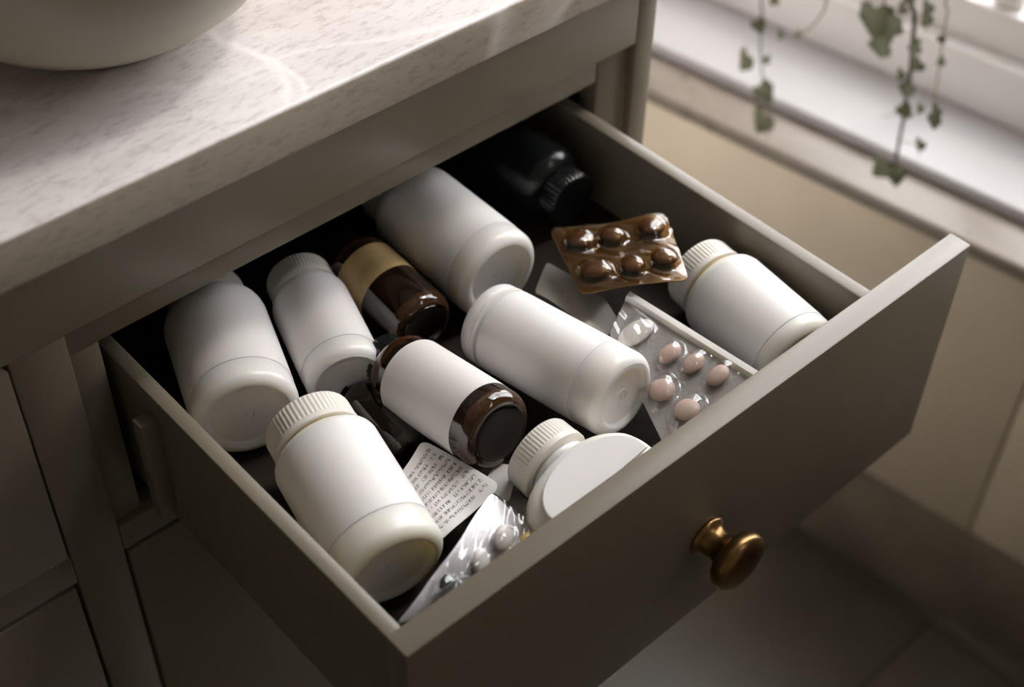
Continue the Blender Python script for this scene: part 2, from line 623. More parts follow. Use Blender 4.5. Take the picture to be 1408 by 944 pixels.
wpart('sash_stile', (0.180, WIN[0] + 0.05, -0.172), (0.235, WIN[0] + 0.09, WIN[3] - 0.09), M['white_paint'])
wpart('sash_stile', (0.180, WIN[1] - 0.09, -0.172), (0.235, WIN[1] - 0.05, WIN[3] - 0.09), M['white_paint'])
wpart('glazing_bar', (0.190, 0.135, -0.172), (0.225, 0.165, WIN[3] - 0.09), M['white_paint'])
wpart('glazing_bar', (0.190, WIN[0] + 0.09, 0.70), (0.225, WIN[1] - 0.09, 0.73), M['white_paint'])
wpart('pane', (0.205, WIN[0] + 0.085, -0.176), (0.208, WIN[1] - 0.085, WIN[3] - 0.086), M['glass'], 0)

# daylight portal in the window opening (guides sampling of the sky, adds no light)
pd = bpy.data.lights.new('window_portal', 'AREA')
pd.shape = 'RECTANGLE'
pd.size = WIN[1] - WIN[0]
pd.size_y = WIN[3] - WIN[2]
pd.cycles.is_portal = True
po = bpy.data.objects.new('window_portal', pd)
COL.objects.link(po)
pm = Matrix((WD, Vector((0, 0, 1)), WN)).transposed().to_4x4()
if pm.determinant() < 0:
    pm = Matrix((-WD, Vector((0, 0, 1)), WN)).transposed().to_4x4()
po.matrix_world = Matrix.Translation(wl(0.285, (WIN[0] + WIN[1]) / 2, (WIN[2] + WIN[3]) / 2)) @ pm

# ------------------------------------------------------------------ vanity cabinet
YF = 0.2336
YR = YF + 0.005
CT0, CT1 = 0.105, 0.1334
cab = thing('vanity_cabinet', 'greige painted vanity cabinet with one drawer pulled open, under the pale stone counter', 'cabinet', (0.1, 0.5, FLOOR))


def cpart(name, a, b, m='paint', bev=0.0012):
    o = box(name, a, b, M[m], None, bev)
    o.parent = cab
    o.matrix_parent_inverse = Matrix.Translation(-cab.location)
    return o


XR = 0.394
cpart('side_panel', (XR - 0.016, YF + 0.018, -0.70), (XR, 0.795, CT0), 'white_paint')  # unseen side made white, added as a reflector to brighten the tiled wall
cpart('side_panel', (-0.66, YF + 0.018, -0.70), (-0.642, 0.795, CT0), 'paint')
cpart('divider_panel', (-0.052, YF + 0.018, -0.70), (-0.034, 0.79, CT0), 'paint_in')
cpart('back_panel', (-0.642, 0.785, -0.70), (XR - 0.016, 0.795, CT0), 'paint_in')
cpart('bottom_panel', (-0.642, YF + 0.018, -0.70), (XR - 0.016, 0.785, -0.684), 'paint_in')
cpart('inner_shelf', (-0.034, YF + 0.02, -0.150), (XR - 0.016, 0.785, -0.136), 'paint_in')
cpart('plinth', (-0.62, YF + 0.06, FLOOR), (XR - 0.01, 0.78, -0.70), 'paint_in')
cpart('stile', (0.3775, YF, -0.70), (XR, YF + 0.018, CT0), 'paint')
cpart('top_rail', (-0.66, YF, 0.0385), (0.3775, YF + 0.018, CT0), 'paint')
cpart('stile', (-0.055, YF, -0.70), (-0.0245, YF + 0.018, 0.0385), 'paint')
cpart('stile', (-0.66, YF, -0.70), (-0.63, YF + 0.018, 0.0385), 'paint')
cpart('middle_rail', (-0.0245, YF, -0.134), (0.3775, YF + 0.018, -0.113), 'paint')
cpart('middle_rail', (-0.63, YF, -0.137), (-0.055, YF + 0.018, -0.113), 'paint')
# set-back bead frame round the drawer opening
cpart('bead_rail', (-0.0245, YR, 0.0195), (0.3485, YR + 0.012, 0.0385), 'paint')
cpart('bead_stile', (0.3492, YR, -0.113), (0.3775, YR + 0.014, 0.0385), 'paint')
cpart('bead_stile', (-0.0245, YR, -0.113), (-0.0065, YR + 0.012, 0.0192), 'paint')
# neighbouring fronts
dl = cpart('drawer_front', (-0.629, YF - 0.003, -0.1115), (-0.0562, YF + 0.015, 0.037), 'paint', 0.003)
d1 = cpart('door', (-0.0225, YF - 0.001, -0.69), (0.376, YF + 0.015, -0.1365), 'paint', 0.0015)
d2 = cpart('door', (-0.628, YF - 0.001, -0.69), (-0.0575, YF + 0.015, -0.1395), 'paint', 0.0015)

# the open drawer
TF = 0.0147
DB = -0.0565
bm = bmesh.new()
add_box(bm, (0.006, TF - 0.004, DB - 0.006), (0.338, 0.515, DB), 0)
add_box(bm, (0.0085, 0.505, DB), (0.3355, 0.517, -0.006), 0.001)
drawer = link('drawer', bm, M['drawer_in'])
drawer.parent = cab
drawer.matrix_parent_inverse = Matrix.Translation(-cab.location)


def dpart(name, a, b, m='paint', bev=0.0012):
    o = box(name, a, b, M[m], None, bev)
    o.parent = drawer
    return o


dpart('front_panel', (0.0, 0.0, -0.163), (0.42, TF, 0.0), 'paint', 0.0014)
dpart('side_panel', (0.0, TF - 0.0008, -0.100), (0.0085, 0.517, 0.0), 'paint', 0.0010)
dpart('side_panel', (0.3345, TF - 0.0008, -0.100), (0.344, 0.517, 0.0), 'paint', 0.0010)
dpart('slide_bracket', (-0.0105, 0.2030, -0.088), (0.0004, 0.2120, -0.014), 'paint', 0.0012)
bm = bmesh.new()
add_lathe(bm, [(0, 0), (0.0125, 0), (0.0130, 0.0012), (0.0122, 0.0028), (0.0105, 0.0036), (0.0092, 0.0060),
               (0.0084, 0.010), (0.0090, 0.0132), (0.0120, 0.0156), (0.0162, 0.0178), (0.0182, 0.0208), (0.0186, 0.0242),
               (0.0177, 0.0270), (0.0150, 0.0288), (0.010, 0.0300), (0.005, 0.0306), (0, 0.0308)], 56)
knob = link('knob', bm, M['brass'], None, True, 60)
knob.matrix_world = axis_matrix((0.2075, 0.0, -0.0905), (0, -1, 0))
knob.parent = drawer
knob['label'] = 'aged brass mushroom knob'

# ------------------------------------------------------------------ countertop and bowl
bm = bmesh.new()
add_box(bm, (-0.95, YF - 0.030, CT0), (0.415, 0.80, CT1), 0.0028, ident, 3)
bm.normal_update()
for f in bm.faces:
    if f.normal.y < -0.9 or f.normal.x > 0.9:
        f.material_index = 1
ct = link('countertop', bm, [M['counter'], M['counter_edge_shaded']])
tag(ct, 'pale veined stone countertop with a thick squared front edge', 'countertop')

bowl_c = (0.0732, 0.3329)
bm = bmesh.new()
prof = [(0, 0.004), (0.040, 0.004), (0.044, 0.0), (0.0500, 0.0), (0.0525, 0.002), (0.0535, 0.006),
        (0.062, 0.0095), (0.074, 0.016), (0.087, 0.027), (0.097, 0.041), (0.104, 0.060), (0.107, 0.080), (0.1075, 0.094),
        (0.1055, 0.096), (0.103, 0.094), (0.101, 0.075), (0.096, 0.052), (0.083, 0.031), (0.066, 0.018), (0.040, 0.012), (0, 0.011)]
add_lathe(bm, prof, 96)
bowl = link('bowl', bm, M['ceramic'], None, True, 70)
bowl.location = (bowl_c[0], bowl_c[1], CT1)
tag(bowl, 'round cream ceramic bowl standing on the stone countertop', 'bowl')

# ------------------------------------------------------------------ bottles
def emboss(parent, z, r, marks):
    """raised moulded mark in the middle of a bottle's base"""
    bm = bmesh.new()
    for (x, y, w, h, rot) in marks:
        c, s = math.cos(rot), math.sin(rot)

        def fn(px, py, pz, x=x, y=y, c=c, s=s):
            return Vector((x + px * c - py * s, y + px * s + py * c, z - pz))
        add_box(bm, (-w, -h, -0.0004), (w, h, 0.00035), 0.0001, fn, 1)
    n = 28
    a = [bm.verts.new((r * math.cos(2 * PI * i / n), r * math.sin(2 * PI * i / n), z - 0.0003)) for i in range(n)]
    b = [bm.verts.new(((r - .0006) * math.cos(2 * PI * i / n), (r - .0006) * math.sin(2 * PI * i / n), z - 0.0003)) for i in range(n)]
    a2 = [bm.verts.new(((r + .0003) * math.cos(2 * PI * i / n), (r + .0003) * math.sin(2 * PI * i / n), z + 0.0003)) for i in range(n)]
    b2 = [bm.verts.new(((r - .0009) * math.cos(2 * PI * i / n), (r - .0009) * math.sin(2 * PI * i / n), z + 0.0003)) for i in range(n)]
    for i in range(n * 3 // 4):
        j = (i + 1) % n
        bm.faces.new((a[i], b[i], b[j], a[j]))
        bm.faces.new((a2[i], a[i], a[j], a2[j]))
        bm.faces.new((b[i], b2[i], b2[j], b[j]))
    return link('moulded_mark', bm, M['white'], parent)


def pill_bottle(name, label, C, a, r, L, rc, cap_len, group, m='white', heel=0.0065, sh=0.011, lab=(0.19, 0.90), liner=False,
                roll=0.0, mark=True, cap_m='cap', plain=False):
    t = thing(name, label, 'bottle', group=group, matrix=axis_matrix(C, a, roll=roll))
    rn = rc * 0.86
    rr = 0.70 * r
    prof = [(0, 0.0028), (rr - 0.0016, 0.0028), (rr - 0.0006, 0.0025), (rr, 0.0018), (rr + 0.0008, 0.0012), (rr + 0.003, 0.0003), (r - heel, 0.0)]
    prof += arc(0, 0, 0, 0, 1)[:0]
    prof += [(r - heel + heel * math.sin(PI / 2 * i / 7), heel - heel * math.cos(PI / 2 * i / 7)) for i in range(1, 8)]
    prof += [(r, L * lab[0] - 0.0006), (r - 0.00035, L * lab[0]), (r - 0.00035, L * lab[1] - sh * 0.2), ]
    top = L - sh
    prof = [p for p in prof if p[1] < top]
    prof += [(r, top)]
    prof += [(rn + (r - rn) * math.cos(PI / 2 * i / 7), top + sh * math.sin(PI / 2 * i / 7)) for i in range(1, 8)]
    prof += [(rn, L + 0.0035), (0, L + 0.0035)]
    bm = bmesh.new()
    add_lathe(bm, prof, 72)
    link('body', bm, M[m], t, True, 32)
    # label sleeve
    z0, z1 = L * lab[0], min(L * lab[1], top - 0.0005)
    bm = bmesh.new()
    add_lathe(bm, [(r - 0.0004, z0), (r + 0.00022, z0), (r + 0.00022, z1), (r - 0.0004, z1)], 72)
    link('label', bm, M['label'], t, True, 32)
    # ribbed screw cap
    zc = L + 0.0022
    if liner:
        bm = bmesh.new()
        add_lathe(bm, [(rn - 0.001, L - 0.0005), (rn + 0.0016, L), (rn + 0.0018, L + 0.0016), (rn - 0.001, L + 0.0022)], 64)
        link('cap_ring', bm, M['liner'], t)
        t.children[-1]['label'] = 'yellowed ring under the cap'
    bm = bmesh.new()
    cl = cap_len
    add_lathe(bm, [(rn - 0.001, zc), (rc - 0.0002, zc), (rc + 0.0003, zc + 0.0004), (rc + 0.0003, zc + cl * 0.20), (rc - 0.0003, zc + cl * 0.23),
                   (rc, zc + cl * 0.26), (rc, zc + cl - 0.0022), (rc - 0.0007, zc + cl - 0.0007), (rc - 0.0022, zc + cl), (0, zc + cl)],
              60 * 4, 0.0 if plain else 0.0009, 60, (5, 6))
    link('cap', bm, M[m if plain else cap_m], t, True, 50)
    if mark:
        emboss(t, 0.0028, 0.0042, mark if isinstance(mark, list) else [(0, 0.0011, 0.0013, 0.00028, 0), (0, -0.0011, 0.0013, 0.00028, 0), (0.0011, 0, 0.00028, 0.0013, 0.2)])
    return t


WG = 'white pill bottles lying in the open drawer'
pill_bottle('pill_bottle', 'broad white pill bottle lying under the counter edge at the left drawer side, base forward',
            (0.0409, 0.1837, -0.0270), (0.3553, 0.9348, 0), 0.0290, 0.086, 0.022, 0.015, WG, roll=0.4)
pill_bottle('pill_bottle', 'slim white pill bottle with ribbed cap pointing back, second from the left drawer side',
            (0.1000, 0.1749, -0.0332), (0.3194, 0.9476, 0), 0.0227, 0.0745, 0.0197, 0.016, WG, roll=1.0, sh=0.008)
pill_bottle('pill_bottle', 'big white pill bottle half under the counter edge in the middle, greyish base forward',
            (0.2152, 0.1785, -0.0268), (0.0329, 0.9995, 0), 0.0290, 0.092, 0.022, 0.015, WG, lab=(0.17, 0.92), roll=0.2)
pill_bottle('pill_bottle', 'pearly white pill bottle lying in the centre of the drawer right of the amber bottle',
            (0.1945, 0.0568, -0.0172), (-0.0704, 0.9858, -0.1200), 0.0246, 0.0890, 0.0244, 0.010, WG, m='white', lab=(0.22, 0.985), roll=0.7, sh=0.0012, plain=True,
            mark=[(-0.0007, 0, 0.0003, 0.0018, -0.35), (0.0007, 0, 0.0003, 0.0018, 0.35), (0, -0.0004, 0.0008, 0.00025, 0)])
pill_bottle('pill_bottle', 'tall white pill bottle nearest the left front corner, yellowed ring under its cap',
            (0.0372, 0.0555, -0.0275), (0.2073, 0.9750, 0.0797), 0.0285, 0.0828, 0.0240, 0.0170, WG, m='ivory', liner=True, lab=(0.22, 0.93), sh=0.006)
pill_bottle('pill_bottle', 'yellowish white pill bottle beside the right drawer side, cap pointing back',
            (0.2955, 0.0185, -0.0284), (0.1500, 0.9887, 0.0), 0.0272, 0.0735, 0.0225, 0.0165, WG, m='ivory', liner=True, lab=(0.14, 0.90), sh=0.008, mark=False)

# amber glass bottles
def amber_bottle(label, C, a, r, L, lab, lab_m, roll=0.0, cap=True, group='amber glass bottles lying in the drawer'):
    t = thing('amber_bottle', label, 'bottle', group=group, matrix=axis_matrix(C, a, roll=roll))
    h = 0.0075
    rn = r * 0.58
    bm = bmesh.new()
    prof = [(0, 0.0030), (r * 0.55, 0.0026), (r * 0.66, 0.0012), (r * 0.72, 0.0), (r - h * 0.75, 0.0003)]
    prof += [(r - h * 0.75 + h * 0.75 * math.sin(PI / 2 * i / 7), h - h * math.cos(PI / 2 * i / 7)) for i in range(1, 8)]
    prof += [(r, L - 0.012)]
    prof += [(rn + (r - rn) * math.cos(PI / 2 * i / 8), L - 0.012 + 0.012 * math.sin(PI / 2 * i / 8)) for i in range(1, 9)]
    prof += [(rn, L + 0.005), (0, L + 0.005)]
    add_lathe(bm, prof, 64)
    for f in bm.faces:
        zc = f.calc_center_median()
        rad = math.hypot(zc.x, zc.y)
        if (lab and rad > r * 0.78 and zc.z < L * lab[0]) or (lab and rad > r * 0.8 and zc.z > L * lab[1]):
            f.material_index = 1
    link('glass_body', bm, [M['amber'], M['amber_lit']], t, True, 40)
    if lab:
        bm = bmesh.new()
        z0, z1 = L * lab[0], L * lab[1]
        add_lathe(bm, [(r - 0.0003, z0), (r + 0.00025, z0), (r + 0.00025, z1), (r - 0.0003, z1)], 64)
        o = link('label', bm, M[lab_m], t, True, 32)
        o['label'] = 'blank white paper label' if lab_m == 'paper' else 'tan paper label'
    if cap:
        bm = bmesh.new()
        rc = rn + 0.002
        add_lathe(bm, [(rn - 0.001, L + 0.002), (rc, L + 0.002), (rc, L + 0.011), (rc - 0.001, L + 0.012), (0, L + 0.012)], 96, 0.0005, 24, (1, 2))
        link('cap', bm, M['black'], t)
    return t


amber_bottle('amber glass bottle with a blank white label lying in the middle of the drawer',
             (0.1262, 0.0800, -0.0150), (0.0030, 0.9750, -0.1900), 0.0224, 0.0885, (0.16, 0.815), 'paper')
amber_bottle('dark amber bottle with a tan label lying between the slim and the big white bottles',
             (0.1607, 0.1823, -0.0352), (0.06, 0.995, 0.0), 0.0205, 0.075, (0.46, 0.80), 'tan_label')
amber_bottle('small near black amber vial lying low between the tall white and the white labelled bottle',
             (0.0987, 0.1194, -0.0445), (0.10, 0.97, -0.02), 0.0118, 0.056, None, None)

# black bottle, cap towards the front
t = thing('black_bottle', 'glossy black bottle at the back right of the drawer, under the counter edge', 'bottle', matrix=axis_matrix((0.3040, 0.295, -0.032), (-0.02, -1.0, 0.0)))
bm = bmesh.new()
r, L = 0.0240, 0.074
prof = [(0, 0.001), (r - 0.006, 0), (r - 0.002, 0.0015), (r, 0.006), (r, L - 0.010), (r - 0.0012, L - 0.006), (r - 0.005, L - 0.002), (r - 0.009, L), (r - 0.009, L + 0.004), (0, L + 0.004)]
add_lathe(bm, prof, 64)
link('body', bm, M['black'], t, True, 40)
bm = bmesh.new()
add_lathe(bm, [(r - 0.010, L + 0.001), (r - 0.006, L + 0.001), (r - 0.006, L + 0.012), (r - 0.0075, L + 0.0135), (0, L + 0.0135)], 160, 0.0007, 40, (1, 2))
link('cap', bm, M['black'], t, True, 40)

# squat oblong bottle at the front with an oval label
a7 = Vector((-0.02, 0.99, 0.04)).normalized()
C7end = Vector((0.1405, 0.0682, -0.0278))
capL7, L7 = 0.0155, 0.0312
Cb = C7end - a7 * (L7 + 0.0045 + capL7)
n7 = Vector((-0.11, -0.31, 0.91))
n7 = (n7 - a7 * n7.dot(a7)).normalized()
x7 = n7.cross(a7).normalized()      # local X: across the face, Y: face normal, Z: axis
m7 = Matrix((x7, n7, x7.cross(n7))).transposed().to_4x4()
m7 = Matrix.Translation(Cb) @ m7
t = thing('oblong_bottle', 'squat oblong ivory bottle with an oval label at the front panel, ribbed white cap', 'bottle', matrix=m7)
WX, WY = 0.0390, 0.0200
bm = bmesh.new()
secs = []
N7 = 64
for k in range(22):
    f = k / 21
    z = 0.0005 + f * L7
    # arch outline of the face: straight near the base, round towards the neck
    zs = L7 * 0.20
    if z < zs:
        wx = WX
    else:
        q = (z - zs) / (L7 - zs)
        wx = 0.0170 + (WX - 0.0170) * math.sqrt(max(0, 1 - q * q))
    wy = WY if f < 0.72 else 0.0150 + (WY - 0.0150) * math.sqrt(max(0, 1 - ((f - 0.72) / 0.28) ** 2))
    if f < 0.10:
        s = 0.95 + 0.05 * math.sqrt(1 - (1 - f / 0.10) ** 2)
        wx *= s
        wy *= s
    p = 3.6 - 1.4 * max(0, f - 0.6) / 0.4
    ring = []
    for i in range(N7):
        tt = 2 * PI * i / N7
        c, s = math.cos(tt), math.sin(tt)
        ring.append(bm.verts.new((wx * math.copysign(abs(c) ** (2 / p), c), wy * math.copysign(abs(s) ** (2 / p), s), z)))
    secs.append(ring)
for A, B in zip(secs[:-1], secs[1:]):
    for i in range(N7):
        bm.faces.new((A[i], A[(i + 1) % N7], B[(i + 1) % N7], B[i]))
bm.faces.new(secs[0][::-1])
bm.faces.new(secs[-1])
link('body', bm, M['ivory'], t, True, 45)
bm = bmesh.new()
add_lathe(bm, [(0.0150, L7 - 0.003), (0.0178, L7), (0.0182, L7 + 0.0022), (0.0168, L7 + 0.0036), (0.0150, L7 + 0.006)], 56)
link('neck', bm, M['ivory'], t)
bm = bmesh.new()
rc, zc, cl = 0.0212, L7 + 0.0045, capL7
add_lathe(bm, [(0.014, zc), (rc - 0.0002, zc), (rc + 0.0003, zc + 0.0004), (rc + 0.0003, zc + cl * 0.24), (rc - 0.0003, zc + cl * 0.27), (rc, zc + cl * 0.30),
               (rc, zc + cl - 0.002), (rc - 0.0008, zc + cl - 0.0006), (rc - 0.0022, zc + cl), (0, zc + cl)], 240, 0.0009, 60, (5, 6))
link('cap', bm, M['cap'], t, True, 50)
# the oval label: flat plate with rounded upper end lying on the face
bm = bmesh.new()
out = []
lx, zb, zt = 0.0318, 0.002, L7 * 0.20
for i in range(33):
    tt = PI * i / 32
    out.append((lx * math.cos(tt), zt + (L7 * 0.86 - zt) * math.sin(tt)))
out += [(-lx, zb), (lx, zb)]
lo = [bm.verts.new((x, WY - 0.0006, z)) for x, z in out]
hi = [bm.verts.new((x, WY + 0.0005, z)) for x, z in out]
ins = [bm.verts.new((x * 0.985, WY + 0.0008, zt + (z - zt) * 0.985)) for x, z in out]
k = len(out)
for i in range(k):
    j = (i + 1) % k
    bm.faces.new((lo[i], lo[j], hi[j], hi[i]))
    bm.faces.new((hi[i], hi[j], ins[j], ins[i]))
bm.faces.new(ins)
bmesh.ops.recalc_face_normals(bm, faces=bm.faces)
o = link('label', bm, M['label'], t, True, 30)
o['label'] = 'smooth rounded front label'

# ------------------------------------------------------------------ blister packs and strips
def smooth(x):
    x = max(0.0, min(1.0, x))
    return x * x * (3 - 2 * x)


class Sheet:
    """a bilinear sheet between four corners, with a bow along u/v"""
    def __init__(self, p00, p10, p11, p01, bow=0.0, bow_v=0.0, curl=None, rc=0.004):
        self.p = [Vector(q) for q in (p00, p10, p11, p01)]
        self.w = ((self.p[1] - self.p[0]).length + (self.p[2] - self.p[3]).length) / 2
        self.h = ((self.p[3] - self.p[0]).length + (self.p[2] - self.p[1]).length) / 2
        self.n = ((self.p[1] - self.p[0]).cross(self.p[3] - self.p[0]) + (self.p[3] - self.p[2]).cross(self.p[1] - self.p[2])).normalized()
        if self.n.z < 0:
            self.n.negate()
        self.bow, self.bow_v, self.curl, self.rc = bow, bow_v, curl, rc

    def at(self, u, v, d=0.0):
        a, b, c, e = self.p
        q = a * (1 - u) * (1 - v) + b * u * (1 - v) + c * u * v + e * (1 - u) * v
        k = self.bow * 4 * u * (1 - u) + self.bow_v * 4 * v * (1 - v)
        if self.curl:
            k += self.curl(u, v)
        return q + self.n * (k + d)

    def rounded(self, u, v):
        """pull the corners of the unit square in to a rounded outline"""
        ru, rv = self.rc / self.w, self.rc / self.h
        cu = ru if u < ru else (1 - ru if u > 1 - ru else None)
        cv = rv if v < rv else (1 - rv if v > 1 - rv else None)
        if cu is not None and cv is not None:
            du, dv = (u - cu) / ru, (v - cv) / rv
            m_ = max(abs(du), abs(dv))
            l_ = math.hypot(du, dv)
            if l_ > 1e-6:
                s = m_ / l_
                return cu + du * s * ru, cv + dv * s * rv
        return u, v

    def mesh(self, name, m, parent, nu, nv, height=lambda u, v: 0.0, off=0.0, thick=0.0, uv=False):
        bm = bmesh.new()
        ul = bm.loops.layers.uv.new('UVMap') if uv else None
        top = []
        pos = {}
        for j in range(nv + 1):
            row = []
            for i in range(nu + 1):
                u, v = self.rounded(i / nu, j / nv)
                x = bm.verts.new(self.at(u, v, off + height(u, v)))
                pos[x] = (u, v)
                row.append(x)
            top.append(row)
        for j in range(nv):
            for i in range(nu):
                bm.faces.new((top[j][i], top[j][i + 1], top[j + 1][i + 1], top[j + 1][i]))
        if thick:
            bot = []
            for j in range(nv + 1):
                row = []
                for i in range(nu + 1):
                    u, v = self.rounded(i / nu, j / nv)
                    x = bm.verts.new(self.at(u, v, off + height(u, v) - thick))
                    pos[x] = (u, v)
                    row.append(x)
                bot.append(row)
            for j in range(nv):
                for i in range(nu):
                    bm.faces.new((bot[j][i], bot[j + 1][i], bot[j + 1][i + 1], bot[j][i + 1]))
            rim = [(0, i) for i in range(nu)] + [(j, nu) for j in range(nv)] + [(nv, i) for i in range(nu, 0, -1)] + [(j, 0) for j in range(nv, 0, -1)]
            for k in range(len(rim)):
                (j0, i0), (j1, i1) = rim[k], rim[(k + 1) % len(rim)]
                bm.faces.new((top[j0][i0], bot[j0][i0], bot[j1][i1], top[j1][i1]))
        if uv:
            for f in bm.faces:
                for l in f.loops:
                    l[ul].uv = pos[l.vert]
        bmesh.ops.recalc_face_normals(bm, faces=bm.faces)
        return link(name, bm, m, parent, True, 50)

    def dome(self, bubbles):
        """height of the formed film: bubbles are (u, v, ru, rv, h, squareness) in metres for the radii"""
        def f(u, v):
            h = 0.0
            for (cu, cv, ru, rv, hh, pw) in bubbles:
                x, y = abs(u - cu) * self.w / ru, abs(v - cv) * self.h / rv
                e = (x ** pw + y ** pw) ** (1 / pw)
                if e < 1.18:
                    h = max(h, hh * (math.sqrt(max(0, 1 - (e / 1.0) ** 2.6)) if e < 1 else 0.0), hh * 0.10 * smooth((1.18 - e) / 0.18))
            return h
        return f

    def pill(self, name, m, parent, cu, cv, ru, rv, h, rot=0.0):
        bm = bmesh.new()
        bmesh.ops.create_uvsphere(bm, u_segments=20, v_segments=12, radius=1.0)
        o0 = self.at(cu, cv, h * 0.5)
        eu = (self.at(cu + 0.02, cv) - self.at(cu - 0.02, cv)).normalized()
        ev = self.n.cross(eu).normalized()
        if ev.dot(self.p[3] - self.p[0]) < 0:
            ev.negate()
        for q in bm.verts:
            x, y, z = q.co
            q.co = o0 + eu * x * ru + ev * y * rv + self.n * z * h * 0.5
        bmesh.ops.recalc_face_normals(bm, faces=bm.faces)
        return link(name, bm, m, parent, True, 0)


# copper coloured blister of six on top of the pile
sh = Sheet((0.2228, 0.1202, -0.0040), (0.2731, 0.0860, 0.0005), (0.3158, 0.1433, -0.0120), (0.2514, 0.1769, -0.0100), bow=0.0022, rc=0.0055,
           curl=lambda u, v: 0.0018 * math.sin(6 * u + 2) * v)
t = thing('blister_pack', 'copper brown blister pack with six brown pills lying across the pile at the back', 'blister pack', sh.at(0.5, 0.5), 'blister packs in the drawer')
inv = Matrix.Translation(-sh.at(0.5, 0.5))


def under(o, t, inv):
    o.parent = t
    o.matrix_parent_inverse = inv
    return o


under(sh.mesh('foil', M['foil_gold'], None, 30, 20, off=-0.0003, thick=0.0005), t, inv)
bub = [(0.20, 0.25, 0.0108, 0.0098, 0.0070, 3.0), (0.53, 0.23, 0.0086, 0.0086, 0.0072, 2.0), (0.83, 0.28, 0.0098, 0.0096, 0.0078, 2.0),
       (0.19, 0.72, 0.0096, 0.0098, 0.0072, 2.0), (0.47, 0.73, 0.0090, 0.0098, 0.0075, 2.0), (0.82, 0.74, 0.0100, 0.0102, 0.0082, 2.0)]
dm = sh.dome(bub)
rn_ = random.Random(3)
wob = [(rn_.uniform(8, 26), rn_.uniform(8, 26), rn_.uniform(0, 6)) for _ in range(5)]
under(sh.mesh('clear_film', M['film_amber'], None, 84, 60, lambda u, v: 0.0006 + dm(u, v) + 0.00030 * sum(math.sin(a * u + b * v + c) for a, b, c in wob)), t, inv)
for (cu, cv, ru, rv, h, pw) in bub:
    under(sh.pill('pill', M['pill_brown'], None, cu, cv, ru * 0.80, rv * 0.80, h * 0.82), t, inv)

# plain dull foil strip below it
sh = Sheet((0.2225, 0.1575, -0.0280), (0.2186, 0.1018, -0.0200), (0.2437, 0.1094, -0.0220), (0.2480, 0.1740, -0.0300), bow=0.003, rc=0.003,
           curl=lambda u, v: -0.006 * smooth((u - 0.8) / 0.2))
o = sh.mesh('foil_strip', M['foil_dull'], None, 30, 14, lambda u, v: 0.0006 * math.sin(9 * u + 3 * v), thick=0.0006)
tag(o, 'dull grey blank foil strip tucked under the copper blister pack', 'foil strip')

# silver blister with pink pills beside the right hand bottle
sh = Sheet((0.2220, 0.0965, -0.0160), (0.1909, 0.0170, -0.0320), (0.2535, 0.0162, -0.0140), (0.2432, 0.1056, -0.0100), rc=0.002)
c0 = sh.at(0.5, 0.5)
t = thing('blister_pack', 'silver blister pack with pale pink tablets and one long capsule beside the yellowish bottle', 'blister pack', c0, 'blister packs in the drawer')
inv = Matrix.Translation(-c0)
under(sh.mesh('foil', M['foil'], None, 24, 20, off=-0.0004, thick=0.0005), t, inv)
# v runs from the near (left) edge to the folded edge, u from the back end to the front panel
bub = [(0.19, 0.52, 0.0088, 0.0150, 0.0056, 3.6), (0.47, 0.66, 0.0064, 0.0098, 0.0070, 2.0), (0.63, 0.76, 0.0064, 0.0098, 0.0070, 2.0),
       (0.80, 0.82, 0.0066, 0.0096, 0.0070, 2.0), (0.60, 0.27, 0.0085, 0.0098, 0.0074, 2.0), (0.82, 0.36, 0.0085, 0.0094, 0.0070, 2.0)]
dm = sh.dome(bub)
wob = [(rn_.uniform(6, 22), rn_.uniform(6, 22), rn_.uniform(0, 6)) for _ in range(4)]
under(sh.mesh('clear_film', M['film'], None, 76, 64, lambda u, v: 0.0006 + dm(u, v) + 0.00014 * sum(math.sin(a * u + b * v + c) for a, b, c in wob)), t, inv)
for k, (cu, cv, ru, rv, h, pw) in enumerate(bub):
    m_ = M['pill_white'] if k == 0 else M['pill_pink']
    under(sh.pill('capsule' if k == 0 else 'pill', m_, None, cu, cv, ru * 0.76, rv * 0.76, h * 0.80), t, inv)

# white folded-up edge along its far long side
bm = bmesh.new()
e0, e1 = sh.at(0.0, 1.0), sh.at(1.0, 1.0)
ax = (e1 - e0).normalized()
outw = sh.n.cross(ax).normalized()
if outw.dot(sh.p[3] - sh.p[0]) < 0:
    outw.negate()
prof2 = [(-0.0005, 0.0), (0.0012, 0.0030), (0.0046, 0.0030), (0.0056, 0.0), (0.0052, -0.0040), (0.0, -0.0040)]
ra = [bm.verts.new(e0 + outw * x + sh.n * z) for x, z in prof2]
rb = [bm.verts.new(e1 + outw * x + sh.n * z) for x, z in prof2]
k = len(prof2)
for i in range(k):
    bm.faces.new((ra[i], ra[(i + 1) % k], rb[(i + 1) % k], rb[i]))
bm.faces.new(ra[::-1])
bm.faces.new(rb)
bmesh.ops.recalc_face_normals(bm, faces=bm.faces)
under(link('folded_edge', bm, M['label'], None, True, 30), t, inv)

# printed foil strip beside the tall bottle
sh = Sheet((0.0654, 0.0588, -0.0340), (0.0705, 0.0994, -0.0300), (0.0995, 0.1106, -0.0260), (0.1123, 0.0628, -0.0300), bow=0.0012, rc=0.0045)
o = sh.mesh('printed_strip', M['print'], None, 34, 24, lambda u, v: 0.0005 * math.sin(8 * v), thick=0.0005, uv=True)
tag(o, 'white foil strip with rows of small dark print beside the tall white bottle', 'foil strip')

